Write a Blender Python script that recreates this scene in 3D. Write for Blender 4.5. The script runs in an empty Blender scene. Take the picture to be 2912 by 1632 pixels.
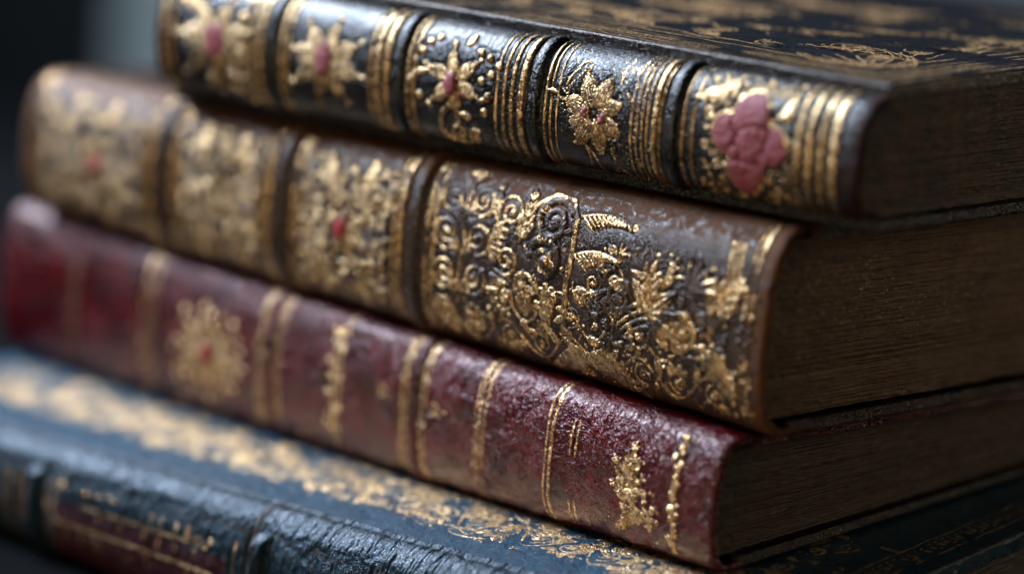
import bpy, math
import numpy as np
from mathutils import Matrix, Vector

S = 0.01                       # authored in centimetres, built in metres
C = bpy.context.scene.collection
rng = np.random.default_rng(7)

# ------------------------------------------------------------------ layout (cm, camera above the origin)
PLANES = {'black': (0.0, 0.024, 0.018), 'brown': (-3.579, 0.022, -0.016), 'red': (-8.471, -0.005, -0.007),
          'blue': (-12.279, 0.086, 0.016), 'base': (-16.305, 0.0, 0.0)}
ORDER = ['black', 'brown', 'red', 'blue', 'base']
ZT, YC = -7.015, 62.0
ZOFF = 7.015 + 16.305           # table top at z = 0
BOOKS = {  # near corner x, y, yaw, thickness, length, joint depth, board start, width, profile exponents
    'black': dict(x=7.406, y=58.142, yaw=41.364, T=3.579, L=24.0, J=0.9, ext=0.0, W=18.0, ez=.85, ey=.9),
    'brown': dict(x=5.847, y=59.162, yaw=43.666, T=4.892, L=29.0, J=1.2, ext=.5, W=19.0, ez=.74, ey=.9),
    'red':   dict(x=5.115, y=59.257, yaw=45.528, T=3.808, L=29.97, J=0.9, ext=.45, W=19.0, ez=.70, ey=.85),
    'blue':  dict(x=5.602, y=54.428, yaw=40.509, T=4.026, L=33.0, J=1.0, ext=.22, W=22.0, ez=.8, ey=.9),
}

def plane(i, X, Y):
    c, gx, gy = PLANES[ORDER[i]]
    return ZT + c + gx * X + gy * (Y - YC) + ZOFF

def book_frame(b):
    B = BOOKS[b]
    a = math.radians(B['yaw']); i = ORDER.index(b)
    z0 = plane(i + 1, B['x'], B['y'])
    return B['x'], B['y'], z0, a, i

def settle(b, P):
    """local (x along spine, y depth, z up) -> the book's own wedge between the planes it lies between"""
    x0, y0, z0, a, i = book_frame(b)
    c, s = math.cos(a), math.sin(a)
    X = x0 + c * P[..., 0] + s * P[..., 1]
    Y = y0 - s * P[..., 0] + c * P[..., 1]
    lo = plane(i + 1, X, Y) + .05; hi = plane(i, X, Y)
    Q = P.copy()
    Q[..., 2] = lo + (hi - lo) * P[..., 2] / BOOKS[b]['T'] - z0
    return Q

# ------------------------------------------------------------------ noise and drawing on a (u, v) canvas
def vnoise(U, V, su, sv, seed):
    r = np.random.default_rng(seed)
    fu = (U - U.min()) / su; fv = (V - V.min()) / sv
    iu = np.floor(fu).astype(int); iv = np.floor(fv).astype(int)
    L = r.random((iu.max() + 2, iv.max() + 2))
    tu = fu - iu; tv = fv - iv
    tu = tu * tu * (3 - 2 * tu); tv = tv * tv * (3 - 2 * tv)
    A = L[iu] * (1 - tu)[:, None] + L[iu + 1] * tu[:, None]
    return A[:, iv] * (1 - tv) + A[:, iv + 1] * tv

def fbm(U, V, su, sv, seed, octv=4):
    out = 0; a = 1; tot = 0
    for k in range(octv):
        out = out + a * vnoise(U, V, su / 2 ** k, sv / 2 ** k, seed + 31 * k); tot += a; a *= .55
    return out / tot

def smooth(e0, e1, x):
    t = np.clip((x - e0) / (e1 - e0), 0, 1)
    return t * t * (3 - 2 * t)

class Canvas:
    def __init__(s, U, V):
        s.U, s.V = U, V
        n = (len(U), len(V))
        s.gold = np.zeros(n, np.float32); s.h = np.zeros(n, np.float32)
        s.red = np.zeros(n, np.float32); s.wear = np.zeros(n, np.float32)
        s.lab = np.zeros(n, np.int32); s.cur = 0; s.k = .5; s.engrave = []
        s.px = .022
    def win(s, u0, u1, v0, v1):
        a, b = np.searchsorted(s.U, [u0, u1]); c, d = np.searchsorted(s.V, [v0, v1])
        return slice(a, b), slice(c, d)
    def put(s, w, m, h, ch):
        if ch == 'gold': s.gold[w] = np.maximum(s.gold[w], m)
        elif ch == 'red':
            s.red[w] = np.maximum(s.red[w], m); s.gold[w] *= (1 - m)
        elif ch == 'wear': s.wear[w] = np.maximum(s.wear[w], m)
        if h is not None: s.h[w] = np.where(m > .02, np.maximum(s.h[w], h), s.h[w])
        if s.cur: s.lab[w] = np.where(m > .05, s.cur, s.lab[w])
    def stroke(s, pts, w0, w1=None, hk=.6, ch='gold', amt=1.0):
        pts = np.asarray(pts, float); n = len(pts)
        if np.isscalar(w0): w = np.linspace(w0, w0 if w1 is None else w1, n)
        else: w = np.asarray(w0)
        for i in range(n - 1):
            p, q = pts[i], pts[i + 1]; m = max(w[i], w[i + 1]) + s.px
            W = s.win(min(p[0], q[0]) - m, max(p[0], q[0]) + m, min(p[1], q[1]) - m, max(p[1], q[1]) + m)
            uu = s.U[W[0]][:, None]; vv = s.V[W[1]][None, :]
            if uu.size == 0 or vv.size == 0: continue
            d = q - p; L2 = d @ d + 1e-9
            t = np.clip(((uu - p[0]) * d[0] + (vv - p[1]) * d[1]) / L2, 0, 1)
            dist = np.hypot(uu - p[0] - t * d[0], vv - p[1] - t * d[1])
            ww = w[i] + (w[i + 1] - w[i]) * t
            mk = np.clip((ww - dist) / s.px + .5, 0, 1) * amt
            h = np.sqrt(np.clip(1 - (dist / (ww + 1e-6)) ** 2, 0, 1)) * np.minimum(ww, .12) * hk * s.k
            s.put(W, mk.astype(np.float32), h.astype(np.float32), ch)
    def dot(s, c, r, hk=.8, ch='gold', amt=1.0):
        s.stroke([c, (c[0] + 1e-3, c[1])], r, hk=hk, ch=ch, amt=amt)
    def petal(s, c, ang, ln, wd, ribs=2.5, ch='gold', hk=.07, blunt=.75, amt=1.0, curl=0.0, cross=0):
        m = ln + wd
        W = s.win(c[0] - m, c[0] + m, c[1] - m, c[1] + m)
        uu = s.U[W[0]][:, None] - c[0]; vv = s.V[W[1]][None, :] - c[1]
        if uu.size == 0 or vv.size == 0: return
        ca, sa = math.cos(ang), math.sin(ang)
        x = (uu * ca + vv * sa) / ln; y = -uu * sa + vv * ca
        y = y - curl * ln * x * x
        wx = wd * np.sin(np.pi * np.clip(x, 0, 1) ** blunt) ** .8
        ins = (x > 0) & (x < 1)
        mk = np.where(ins, np.clip((wx - np.abs(y)) / s.px + .5, 0, 1), 0)
        q = np.clip(np.abs(y) / (wx + 1e-6), 0, 1)
        rib = .5 + .5 * np.cos(q * math.pi * ribs) if ribs else 1.0
        if cross: rib = rib * .4 + .6 * (.5 + .5 * np.cos(cross * 2 * math.pi * (x + .35 * q / cross * 2)))
        h = np.sqrt(1 - q ** 2) * (.45 + .55 * rib) * hk * s.k * ins
        g = mk * (.18 + .82 * smooth(.12, .5, rib + (q > .82))) if ribs else mk
        s.put(W, (g * amt).astype(np.float32), h.astype(np.float32), ch)
    def spiral(s, c, r, turns=1.4, a0=0., hand=1, w=.05, hk=.7, ch='gold', amt=1.0):
        n = int(16 * turns) + 4
        t = np.linspace(0, 1, n); a = a0 + hand * t * turns * 2 * math.pi; R = r * (1 - .88 * t)
        s.stroke(np.stack([c[0] + R * np.cos(a), c[1] + R * np.sin(a)], 1), np.linspace(w, w * .75, n), hk=hk, ch=ch, amt=amt)
        s.dot((c[0] + R[-1] * math.cos(a[-1]), c[1] + R[-1] * math.sin(a[-1])), w * 1.7, hk=hk, ch=ch, amt=amt)
    def curve(s, p0, p1, bend, w0, w1, hk=.7, ch='gold', amt=1.0, n=14):
        p0 = np.array(p0, float); p1 = np.array(p1, float); d = p1 - p0; nrm = np.array([-d[1], d[0]])
        t = np.linspace(0, 1, n)[:, None]
        s.stroke(p0 + d * t + nrm * bend * 4 * t * (1 - t), np.linspace(w0, w1, n), hk=hk, ch=ch, amt=amt)
        return p0 + d * t + nrm * bend * 4 * t * (1 - t)
    def acanthus(s, c, ang, ln, curl=.25, lobes=4, wd=.16, amt=1.0):
        t = np.linspace(0, 1, 12); ca, sa = math.cos(ang), math.sin(ang)
        x = ln * t; y = curl * ln * t * t
        mid = np.stack([c[0] + x * ca - y * sa, c[1] + x * sa + y * ca], 1)
        s.stroke(mid, np.linspace(wd * .45, .03, 12), amt=amt)
        for k in range(lobes):
            i = 1 + int(k * 9 / max(1, lobes - 1)) if lobes > 1 else 4
            i = min(i, 10); dd = mid[i + 1] - mid[i]; a = math.atan2(dd[1], dd[0]); f = 1 - .55 * k / lobes
            for sd in (-1, 1):
                s.petal(mid[i], a + sd * .85, ln * .42 * f, wd * f, 1.5, curl=-sd * .35, amt=amt)
        s.petal(mid[-2], math.atan2(*(mid[-1] - mid[-2])[::-1]), ln * .3, wd * .7, 1.5, amt=amt)
    def flower(s, c, R, n=6, wd=.3, ribs=2.5, a0=0., red=0., jit=.1, amt=1.0):
        for k in range(n):
            a = a0 + k * 2 * math.pi / n + rng.uniform(-jit, jit)
            s.petal((c[0] + .12 * R * math.cos(a), c[1] + .12 * R * math.sin(a)), a, R * rng.uniform(.85, 1.08), wd * R, ribs, amt=amt)
        if red: s.dot(c, red, 1.0, 'red')
    def lacy(s, c, R, n, a0=0., su=1.0):
        for k in range(n):
            a = a0 + k * 2 * math.pi / n; p = (c[0] + .14 * R * su * math.cos(a), c[1] + .14 * R * math.sin(a)); q = math.hypot(su * math.cos(a), math.sin(a))
            aa = math.atan2(math.sin(a), su * math.cos(a)); ln = R * q * .86
            for j, (da, f) in enumerate(((0, 1.), (.34, .74), (-.34, .74))): s.petal(p, aa + da, ln * f, .13 * R, 3.5, curl=-da * .4)
            for j in range(5): s.dot((p[0] + ln * (.35 + .17 * j) * math.cos(aa) + rng.normal(0, .05), p[1] + ln * (.35 + .17 * j) * math.sin(aa) + rng.normal(0, .05)), rng.uniform(.03, .06), 1.2)
            s.dot((p[0] + ln * 1.08 * math.cos(aa), p[1] + ln * 1.08 * math.sin(aa)), .07, 1.0)
    def fillet(s, u, w, hk=.7, v0=-9, v1=9, wob=.012, amt=1.0):
        v = np.linspace(max(v0, s.V[0]), min(v1, s.V[-1]), 40)
        k = vnoise(v, np.array([0., 1.]), .8, 9, int(u * 977) % 9999)[:, 0] - .5
        s.stroke(np.stack([u + k * 2 * wob, v], 1), w, hk=hk, amt=amt)
    def rule(s, v, w, u0, u1, hk=.7, slope=0., wob=.02, amt=1.0):
        u = np.linspace(u0, u1, 60)
        k = vnoise(u, np.array([0., 1.]), .6, 9, int(abs(v) * 977 + u0 * 31) % 9999)[:, 0] - .5
        s.stroke(np.stack([u, v + slope * (u - u0) + k * wob], 1), w, hk=hk, amt=amt)
    def specks(s, u0, u1, v0, v1, n, r0, r1, hk=.9, amt=1.0):
        for _ in range(n):
            s.dot((rng.uniform(u0, u1), rng.uniform(v0, v1)), rng.uniform(r0, r1), hk, amt=amt)
    def free(s, c, r):
        W = s.win(c[0] - r, c[0] + r, c[1] - r, c[1] + r)
        g = s.gold[W] + s.red[W]; return g.size > 0 and g.mean() < .12
    def rinceau(s, u0, u1, v0, v1, tries, r0, r1, mirror=None, amt=1.0, kinds=(0, 1, 2, 3, 4), fine=1.0):
        """fill what is still empty with tooled scrolls, sprays, buds and dots"""
        for k in range(tries):
            r = r0 + (r1 - r0) * (1 - k / tries) ** 1.5
            c = (rng.uniform(u0 + r * .6, u1 - r * .6), rng.uniform(v0 + r * .6, v1 - r * .6))
            if not s.free(c, r): continue
            kind = kinds[rng.integers(0, len(kinds))]; a = rng.uniform(0, 6.28); hand = rng.choice([-1, 1])
            for mir in ([0] if mirror is None else [0, 1]):
                cc = c if not mir else (2 * mirror - c[0], c[1]); aa = a if not mir else math.pi - a; hh = hand if not mir else -hand
                if r < .1: s.dot(cc, r * .6, amt=amt)
                elif kind <= 1:
                    s.spiral(cc, r * .85, 1.3, aa, hh, max(.024, r * .11 * fine), amt=amt)
                    s.petal((cc[0] + r * .8 * math.cos(aa), cc[1] + r * .8 * math.sin(aa)), aa + hh * -1.2, r * .9, r * .22, 1.5, amt=amt)
                elif kind == 2: s.acanthus((cc[0] - r * .6 * math.cos(aa), cc[1] - r * .6 * math.sin(aa)), aa, r * 1.3, .25 * hh, 4, r * .26 * fine, amt=amt)
                elif kind == 3: s.flower(cc, r * .9, 5, .34, 1.5, aa, amt=amt)
                else:
                    for j in range(3): s.petal((cc[0] - r * .5 * math.cos(aa), cc[1] - r * .5 * math.sin(aa)), aa + (j - 1) * .6, r * 1.3, r * .22, 1.5, amt=amt)

def vine(cv, u0, u1, v, amp, n, w, ph=0, leaf=.4, amt=1.0):
    """a waving stem with a spiral and leaves in every bend, as on tooled bindings"""
    t = np.linspace(0, 1, 24 * n); u = u0 + (u1 - u0) * t; y = v + amp * np.sin(ph + math.pi * n * t)
    cv.stroke(np.stack([u, y], 1), w, amt=amt); st = (u1 - u0) / n
    for k in range(n):
        uc = u0 + st * (k + .5); sg = math.sin(ph + math.pi * (k + .5)); c = (uc, v + sg * amp * -.1)
        cv.spiral(c, min(abs(st) * .36, amp * .75), 1.7, math.pi / 2 * sg, int(np.sign(sg * st)) or 1, w * .85, amt=amt)
        cv.flower(c, min(abs(st), amp) * .26, 5, .3, 0, k, amt=amt)
        for j in range(4):
            a = math.pi / 2 * -sg + (j - 1.5) * .55
            cv.petal((uc + .55 * amp * math.cos(a) * .8, c[1] + .6 * amp * math.sin(a)), a, leaf * rng.uniform(.7, 1.1), leaf * .22, 2.5, curl=rng.uniform(-.3, .3), amt=amt)
        e = (u0 + st * k, v + amp * math.sin(ph + math.pi * k)); cv.acanthus(e, rng.uniform(0, 6.28), leaf * 1.3, rng.uniform(-.3, .3), 4, leaf * .24, amt=amt)

# ------------------------------------------------------------------ mesh from a grid
def grid_normals(P):
    du = np.gradient(P, axis=0); dv = np.gradient(P, axis=1)
    N = np.cross(dv, du); N /= (np.linalg.norm(N, axis=2, keepdims=True) + 1e-12)
    return N

def raw_mesh(name, verts, quads, mat, parent, attrs=None, normals=None, extra=None):
    me = bpy.data.meshes.new(name)
    nv, nf = len(verts), len(quads)
    ex = extra or []
    loops = quads.astype(np.int32).ravel()
    starts = np.arange(nf, dtype=np.int32) * 4
    if ex:
        l = len(loops); st = []
        for f in ex: st.append(l); l += len(f)
        loops = np.concatenate([loops] + [np.array(f, np.int32) for f in ex]); starts = np.concatenate([starts, np.array(st, np.int32)])
    me.vertices.add(nv); me.vertices.foreach_set('co', (verts * S).astype(np.float32).ravel())
    me.loops.add(len(loops)); me.loops.foreach_set('vertex_index', loops)
    me.polygons.add(len(starts)); me.polygons.foreach_set('loop_start', starts)
    me.update(calc_edges=True)
    me.polygons.foreach_set('use_smooth', np.ones(len(starts), bool))
    for k, a in (attrs or {}).items():
        at = me.attributes.new(k, 'FLOAT', 'POINT'); at.data.foreach_set('value', a.astype(np.float32).ravel())
    if normals is not None:
        me.normals_split_custom_set_from_vertices(normals.reshape(-1, 3).tolist())
    me.materials.append(mat)
    o = bpy.data.objects.new(name, me); C.objects.link(o); o.parent = parent
    return o

def grid_faces(nu, nv):
    i = np.arange(nu * nv).reshape(nu, nv)
    return np.stack([i[:-1, :-1], i[:-1, 1:], i[1:, 1:], i[1:, :-1]], -1).reshape(-1, 4)

def grid_parts(P, attrs, lab, names, mat, parent, normals=True):
    """one relief surface, split into one mesh per labelled part"""
    nu, nv = P.shape[:2]; F = grid_faces(nu, nv); fl = lab[:-1, :-1].ravel()
    V = P.reshape(-1, 3); N = grid_normals(P).reshape(-1, 3) if normals else None
    A = {k: a.reshape(-1) for k, a in attrs.items()}; out = []
    for k, nm in names.items():
        f = F[fl == k]
        if len(f) == 0: continue
        use = np.unique(f); mp = np.zeros(len(V), np.int32); mp[use] = np.arange(len(use))
        out.append(raw_mesh(nm, V[use], mp[f], mat[k] if isinstance(mat, dict) else mat, parent, {q: a[use] for q, a in A.items()}, N[use] if normals else None))
    return out

# ------------------------------------------------------------------ materials
def nodes(m):
    m.use_nodes = True; nt = m.node_tree; nt.nodes.clear(); return nt
class NT:
    def __init__(s, name):
        s.m = bpy.data.materials.new(name); s.t = nodes(s.m)
    def n(s, typ, **kw):
        x = s.t.nodes.new(typ)
        for k, v in kw.items():
            if k.startswith('i_'):
                key = k[2:]; key = int(key) if key.isdigit() else key.replace('_', ' ')
                x.inputs[key].default_value = v
            else: setattr(x, k, v)
        return x
    def l(s, a, b): s.t.links.new(a, b)
    def math(s, op, a, b=None, c=None, clamp=False):
        x = s.t.nodes.new('ShaderNodeMath'); x.operation = op; x.use_clamp = clamp
        for i, q in enumerate((a, b, c)):
            if q is None: continue
            if isinstance(q, (int, float)): x.inputs[i].default_value = q
            else: s.l(q, x.inputs[i])
        return x.outputs[0]
    def ramp(s, f, a, b):
        x = s.t.nodes.new('ShaderNodeMapRange'); x.interpolation_type = 'SMOOTHSTEP'
        x.inputs[1].default_value = a; x.inputs[2].default_value = b; s.l(f, x.inputs[0]); return x.outputs[0]
    def mix(s, f, a, b):
        x = s.t.nodes.new('ShaderNodeMix'); x.data_type = 'RGBA'
        for q, sock in ((f, x.inputs[0]), (a, x.inputs[6]), (b, x.inputs[7])):
            if isinstance(q, (int, float)): sock.default_value = q
            elif isinstance(q, tuple): sock.default_value = (*q, 1)
            else: s.l(q, sock)
        return x.outputs[2]
    def noise(s, vec, scale, detail=4, rough=.55, dist=0.):
        x = s.n('ShaderNodeTexNoise'); x.inputs['Scale'].default_value = scale; x.inputs['Detail'].default_value = detail
        x.inputs['Roughness'].default_value = rough; x.inputs['Distortion'].default_value = dist; s.l(vec, x.inputs['Vector']); return x.outputs['Fac']

GOLD = (.68, .52, .30); GOLD2 = (.30, .19, .08)
def leather(name, c1, c2, raw, rough=.4, grain=1.0, cell=.07, goldrub=.35, inlay=(.36, .03, .07), spec=.5, gold=GOLD, gold2=GOLD2, grough=.25, gmetal=1.0, rubbed=0.0, redmatt=.4, scuff=.4, tint=(1, 1, 1)):
    T = NT(name); n, l = T.n, T.l
    tc = n('ShaderNodeTexCoord'); mp = n('ShaderNodeVectorMath', operation='SCALE'); l(tc.outputs['Object'], mp.inputs[0]); mp.inputs['Scale'].default_value = 100.
    vec = mp.outputs[0]                                         # centimetres
    at = {k: n('ShaderNodeAttribute', attribute_name=k).outputs['Fac'] for k in ('gold', 'red', 'wear')}
    big = T.noise(vec, .9, 5, .6); mid = T.noise(vec, 5., 5, .65, .4); fine = T.noise(vec, 17., 3, .6)
    vo = n('ShaderNodeTexVoronoi', feature='DISTANCE_TO_EDGE'); vo.inputs['Scale'].default_value = 1 / cell
    wv = n('ShaderNodeVectorMath', operation='ADD'); nz = n('ShaderNodeTexNoise'); nz.inputs['Scale'].default_value = 9.; l(vec, nz.inputs['Vector'])
    ns = n('ShaderNodeVectorMath', operation='SCALE'); l(nz.outputs['Color'], ns.inputs[0]); ns.inputs['Scale'].default_value = .12
    l(vec, wv.inputs[0]); l(ns.outputs[0], wv.inputs[1]); l(wv.outputs[0], vo.inputs['Vector'])
    pits = T.ramp(vo.outputs['Distance'], 0.0, .22)
    col = T.mix(T.ramp(big, .32, .68), c1, c2)
    wearm = T.math('ADD', T.math('MULTIPLY', at['wear'], T.ramp(mid, .36, .6)), T.math('MAXIMUM', T.math('SUBTRACT', at['wear'], 1.), 0.), clamp=True)
    rubspot = T.math('MULTIPLY', T.ramp(mid, .58, .70), scuff)
    vc = n('ShaderNodeTexVoronoi', feature='DISTANCE_TO_EDGE'); vc.inputs['Scale'].default_value = 2.6; w2 = n('ShaderNodeVectorMath', operation='ADD'); s2 = n('ShaderNodeVectorMath', operation='SCALE'); s2.inputs['Scale'].default_value = .9
    nz2 = n('ShaderNodeTexNoise'); nz2.inputs['Scale'].default_value = 3.5; nz2.inputs['Detail'].default_value = 5; l(vec, nz2.inputs['Vector']); l(nz2.outputs['Color'], s2.inputs[0]); l(vec, w2.inputs[0]); l(s2.outputs[0], w2.inputs[1]); l(w2.outputs[0], vc.inputs['Vector'])
    crk = T.math('MULTIPLY', T.math('SUBTRACT', 1., T.ramp(vc.outputs['Distance'], .0, .07)), T.ramp(big, .44, .6))
    col = T.mix(T.math('MAXIMUM', wearm, rubspot), col, raw)
    col = T.mix(T.math('MULTIPLY', T.math('SUBTRACT', 1., pits), .45), col, tuple(x * .35 for x in c1))
    col = T.mix(T.math('MULTIPLY', crk, .75), col, tuple(x * .3 for x in c1))
    col = T.mix(at['red'], col, T.mix(T.ramp(fine, .35, .7), inlay, tuple(min(1, x * 1.7) for x in inlay)))
    # gold leaf, rubbed away in flecks
    rub = T.ramp(T.math('ADD', T.math('MULTIPLY', mid, .55), T.math('MULTIPLY', fine, .45)), goldrub - .06, goldrub + .10)
    if rubbed: rub = T.math('MULTIPLY', rub, T.math('SUBTRACT', 1., T.math('MULTIPLY', T.ramp(big, .42, .62), rubbed)))
    g = T.math('MULTIPLY', T.ramp(at['gold'], .25, .6), T.math('ADD', T.math('MULTIPLY', rub, .88), .12), clamp=True)
    gcol = T.mix(T.ramp(mid, .35, .65), gold2, gold)
    col = T.mix(g, col, gcol)
    p = n('ShaderNodeBsdfPrincipled'); l(col, p.inputs['Base Color'])
    l(T.math('MULTIPLY', g, gmetal), p.inputs['Metallic'])
    r = T.math('ADD', rough - .25, T.math('MULTIPLY', big, .2))
    r = T.math('ADD', r, T.math('MULTIPLY', wearm, .4)); r = T.math('ADD', r, T.math('MULTIPLY', at['red'], .32))
    gr = T.math('ADD', grough - .08, T.math('MULTIPLY', mid, .2))
    rm = n('ShaderNodeMix'); l(g, rm.inputs[0]); l(r, rm.inputs[2]); l(gr, rm.inputs[3]); l(rm.outputs[0], p.inputs['Roughness'])
    l(T.math('MULTIPLY', T.math('SUBTRACT', 1., T.math('MAXIMUM', T.math('MULTIPLY', wearm, .75), T.math('MULTIPLY', at['red'], redmatt))), spec), p.inputs['Specular IOR Level'])
    p.inputs['Specular Tint'].default_value = (*tint, 1)
    h = T.math('ADD', T.math('MULTIPLY', pits, .55), T.math('MULTIPLY', fine, .22)); h = T.math('SUBTRACT', h, T.math('MULTIPLY', crk, .45)); h = T.math('ADD', h, T.math('MULTIPLY', mid, .9))
    b = n('ShaderNodeBump'); b.inputs['Strength'].default_value = .8; b.inputs['Distance'].default_value = .00010 * grain; l(h, b.inputs['Height']); l(b.outputs[0], p.inputs['Normal'])
    o = n('ShaderNodeOutputMaterial'); l(p.outputs[0], o.inputs[0]); return T.m

def paper(name, c1, c2, stain, speck):
    T = NT(name); n, l = T.n, T.l
    tc = n('ShaderNodeTexCoord'); mp = n('ShaderNodeVectorMath', operation='SCALE'); l(tc.outputs['Object'], mp.inputs[0]); mp.inputs['Scale'].default_value = 100.
    vec = mp.outputs[0]; st = n('ShaderNodeVectorMath', operation='MULTIPLY'); l(vec, st.inputs[0]); st.inputs[1].default_value = (1, .30, 42)
    lines = T.noise(st.outputs[0], 1.0, 4, .7, .35)
    st2 = n('ShaderNodeVectorMath', operation='MULTIPLY'); l(vec, st2.inputs[0]); st2.inputs[1].default_value = (1, 5, 14)
    flk = T.noise(st2.outputs[0], 1.2, 4, .7)
    big = T.noise(vec, .8, 6, .7, .6)
    at = n('ShaderNodeAttribute', attribute_name='wear').outputs['Fac']
    col = T.mix(T.ramp(lines, .35, .68), c1, c2)
    col = T.mix(T.ramp(big, .42, .66), col, stain)
    col = T.mix(T.math('MULTIPLY', T.math('MULTIPLY', T.ramp(flk, .56, .7), T.ramp(big, .3, .55)), T.math('ADD', .35, at), clamp=True), col, speck)
    p = n('ShaderNodeBsdfPrincipled'); l(col, p.inputs['Base Color']); p.inputs['Roughness'].default_value = .6; p.inputs['Specular IOR Level'].default_value = .35
    b = n('ShaderNodeBump'); b.inputs['Strength'].default_value = .7; b.inputs['Distance'].default_value = .0003
    l(T.math('ADD', lines, T.math('MULTIPLY', flk, .5)), b.inputs['Height']); l(b.outputs[0], p.inputs['Normal'])
    o = n('ShaderNodeOutputMaterial'); l(p.outputs[0], o.inputs[0]); return T.m

def plain(name, c1, c2, scale, rough, spec=.4):
    T = NT(name); n, l = T.n, T.l; tc = n('ShaderNodeTexCoord')
    f = T.noise(tc.outputs['Object'], scale, 6, .6); col = T.mix(T.ramp(f, .3, .7), c1, c2)
    p = n('ShaderNodeBsdfPrincipled'); l(col, p.inputs['Base Color']); p.inputs['Roughness'].default_value = rough; p.inputs['Specular IOR Level'].default_value = spec
    b = n('ShaderNodeBump'); b.inputs['Strength'].default_value = .3; b.inputs['Distance'].default_value = .002; l(f, b.inputs['Height']); l(b.outputs[0], p.inputs['Normal'])
    o = n('ShaderNodeOutputMaterial'); l(p.outputs[0], o.inputs[0]); return T.m

# ------------------------------------------------------------------ book parts
def profile(b):
    """dense polyline of the spine's section, bottom to top: (y, z) and arc length measured from mid height"""
    B = BOOKS[b]; T, J, ext = B['T'], B['J'], B['ext']
    half = T / 2 if ext else T / 2 - .3
    t = np.linspace(-math.pi / 2, math.pi / 2, 1600)
    z = T / 2 + half * np.sign(np.sin(t)) * np.abs(np.sin(t)) ** B['ez']
    y = J * (1 - np.abs(np.cos(t)) ** B['ey'])
    if ext:
        e = np.linspace(ext, 0, 60)[:-1]
        y = np.concatenate([J + e, y, J + e[::-1]]); z = np.concatenate([np.zeros(59), z, np.full(59, T)])
    else:
        e = np.linspace(.12, 0, 20)[:-1]
        y = np.concatenate([J + e, y, J + e[::-1]]); z = np.concatenate([np.full(19, z[0]), z, np.full(19, z[-1])])
    s = np.concatenate([[0], np.cumsum(np.hypot(np.diff(y), np.diff(z)))])
    mid = np.interp(T / 2, z[len(z) // 2 - 780: len(z) // 2 + 780], s[len(z) // 2 - 780: len(z) // 2 + 780])
    return y, z, s - mid

def spine_canvas(b, du=.02, dv=.02):
    y, z, s = profile(b); L = BOOKS[b]['L']
    U = np.arange(0, L + du / 2, du); V = np.arange(s[0], s[-1] + dv / 2, dv)
    return Canvas(U, V)

def spine_surface(b, cv, H):
    """positions for the canvas plus rolled leather ends; returns P and a function that pads attributes alike"""
    y, z, s = profile(b); L = BOOKS[b]['L']; U, V = cv.U, cv.V
    yy = np.interp(V, s, y); zz = np.interp(V, s, z)
    ty = np.gradient(yy, V); tz = np.gradient(zz, V); q = np.hypot(ty, tz); ny, nz = -tz / q, ty / q
    r = .11; ph = np.linspace(math.pi, 0, 9)[:-1]
    eu = np.concatenate([[1.6, .5], r - r * np.sin(ph)]); ein = np.concatenate([[2 * r, 2 * r], r - r * np.cos(ph)])
    m = U > r
    Uall = np.concatenate([eu, U[m], L - eu[::-1]]); ins = np.concatenate([ein, np.zeros(m.sum()), ein[::-1]])
    k = len(eu); idx = np.concatenate([np.zeros(k, int), np.nonzero(m)[0], np.full(k, len(U) - 1)])
    mm = (Uall < L - r) | (np.arange(len(Uall)) >= len(Uall) - k); Uall, ins, idx = Uall[mm], ins[mm], idx[mm]
    fade = np.clip(1 - ins / r, 0, 1)[:, None]
    D = H[idx] * fade - ins[:, None]
    rag = vnoise(V, np.array([0., 1.]), .35, 9, 5)[:, 0] + .6 * vnoise(V, np.array([0., 1.]), .12, 9, 6)[:, 0]
    nr = np.exp(-(Uall / .5) ** 2)[:, None] * (1 - fade * .6) * (rag - .8)[None]
    D = D - .05 * nr
    P = np.empty((len(Uall), len(V), 3))
    P[..., 0] = -Uall[:, None] + .07 * nr; P[..., 1] = yy[None] + ny[None] * D; P[..., 2] = zz[None] + nz[None] * D
    return settle(b, P), (lambda a, end=None: (a[idx] * fade + (0 if end is None else end) * (1 - fade)))

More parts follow.
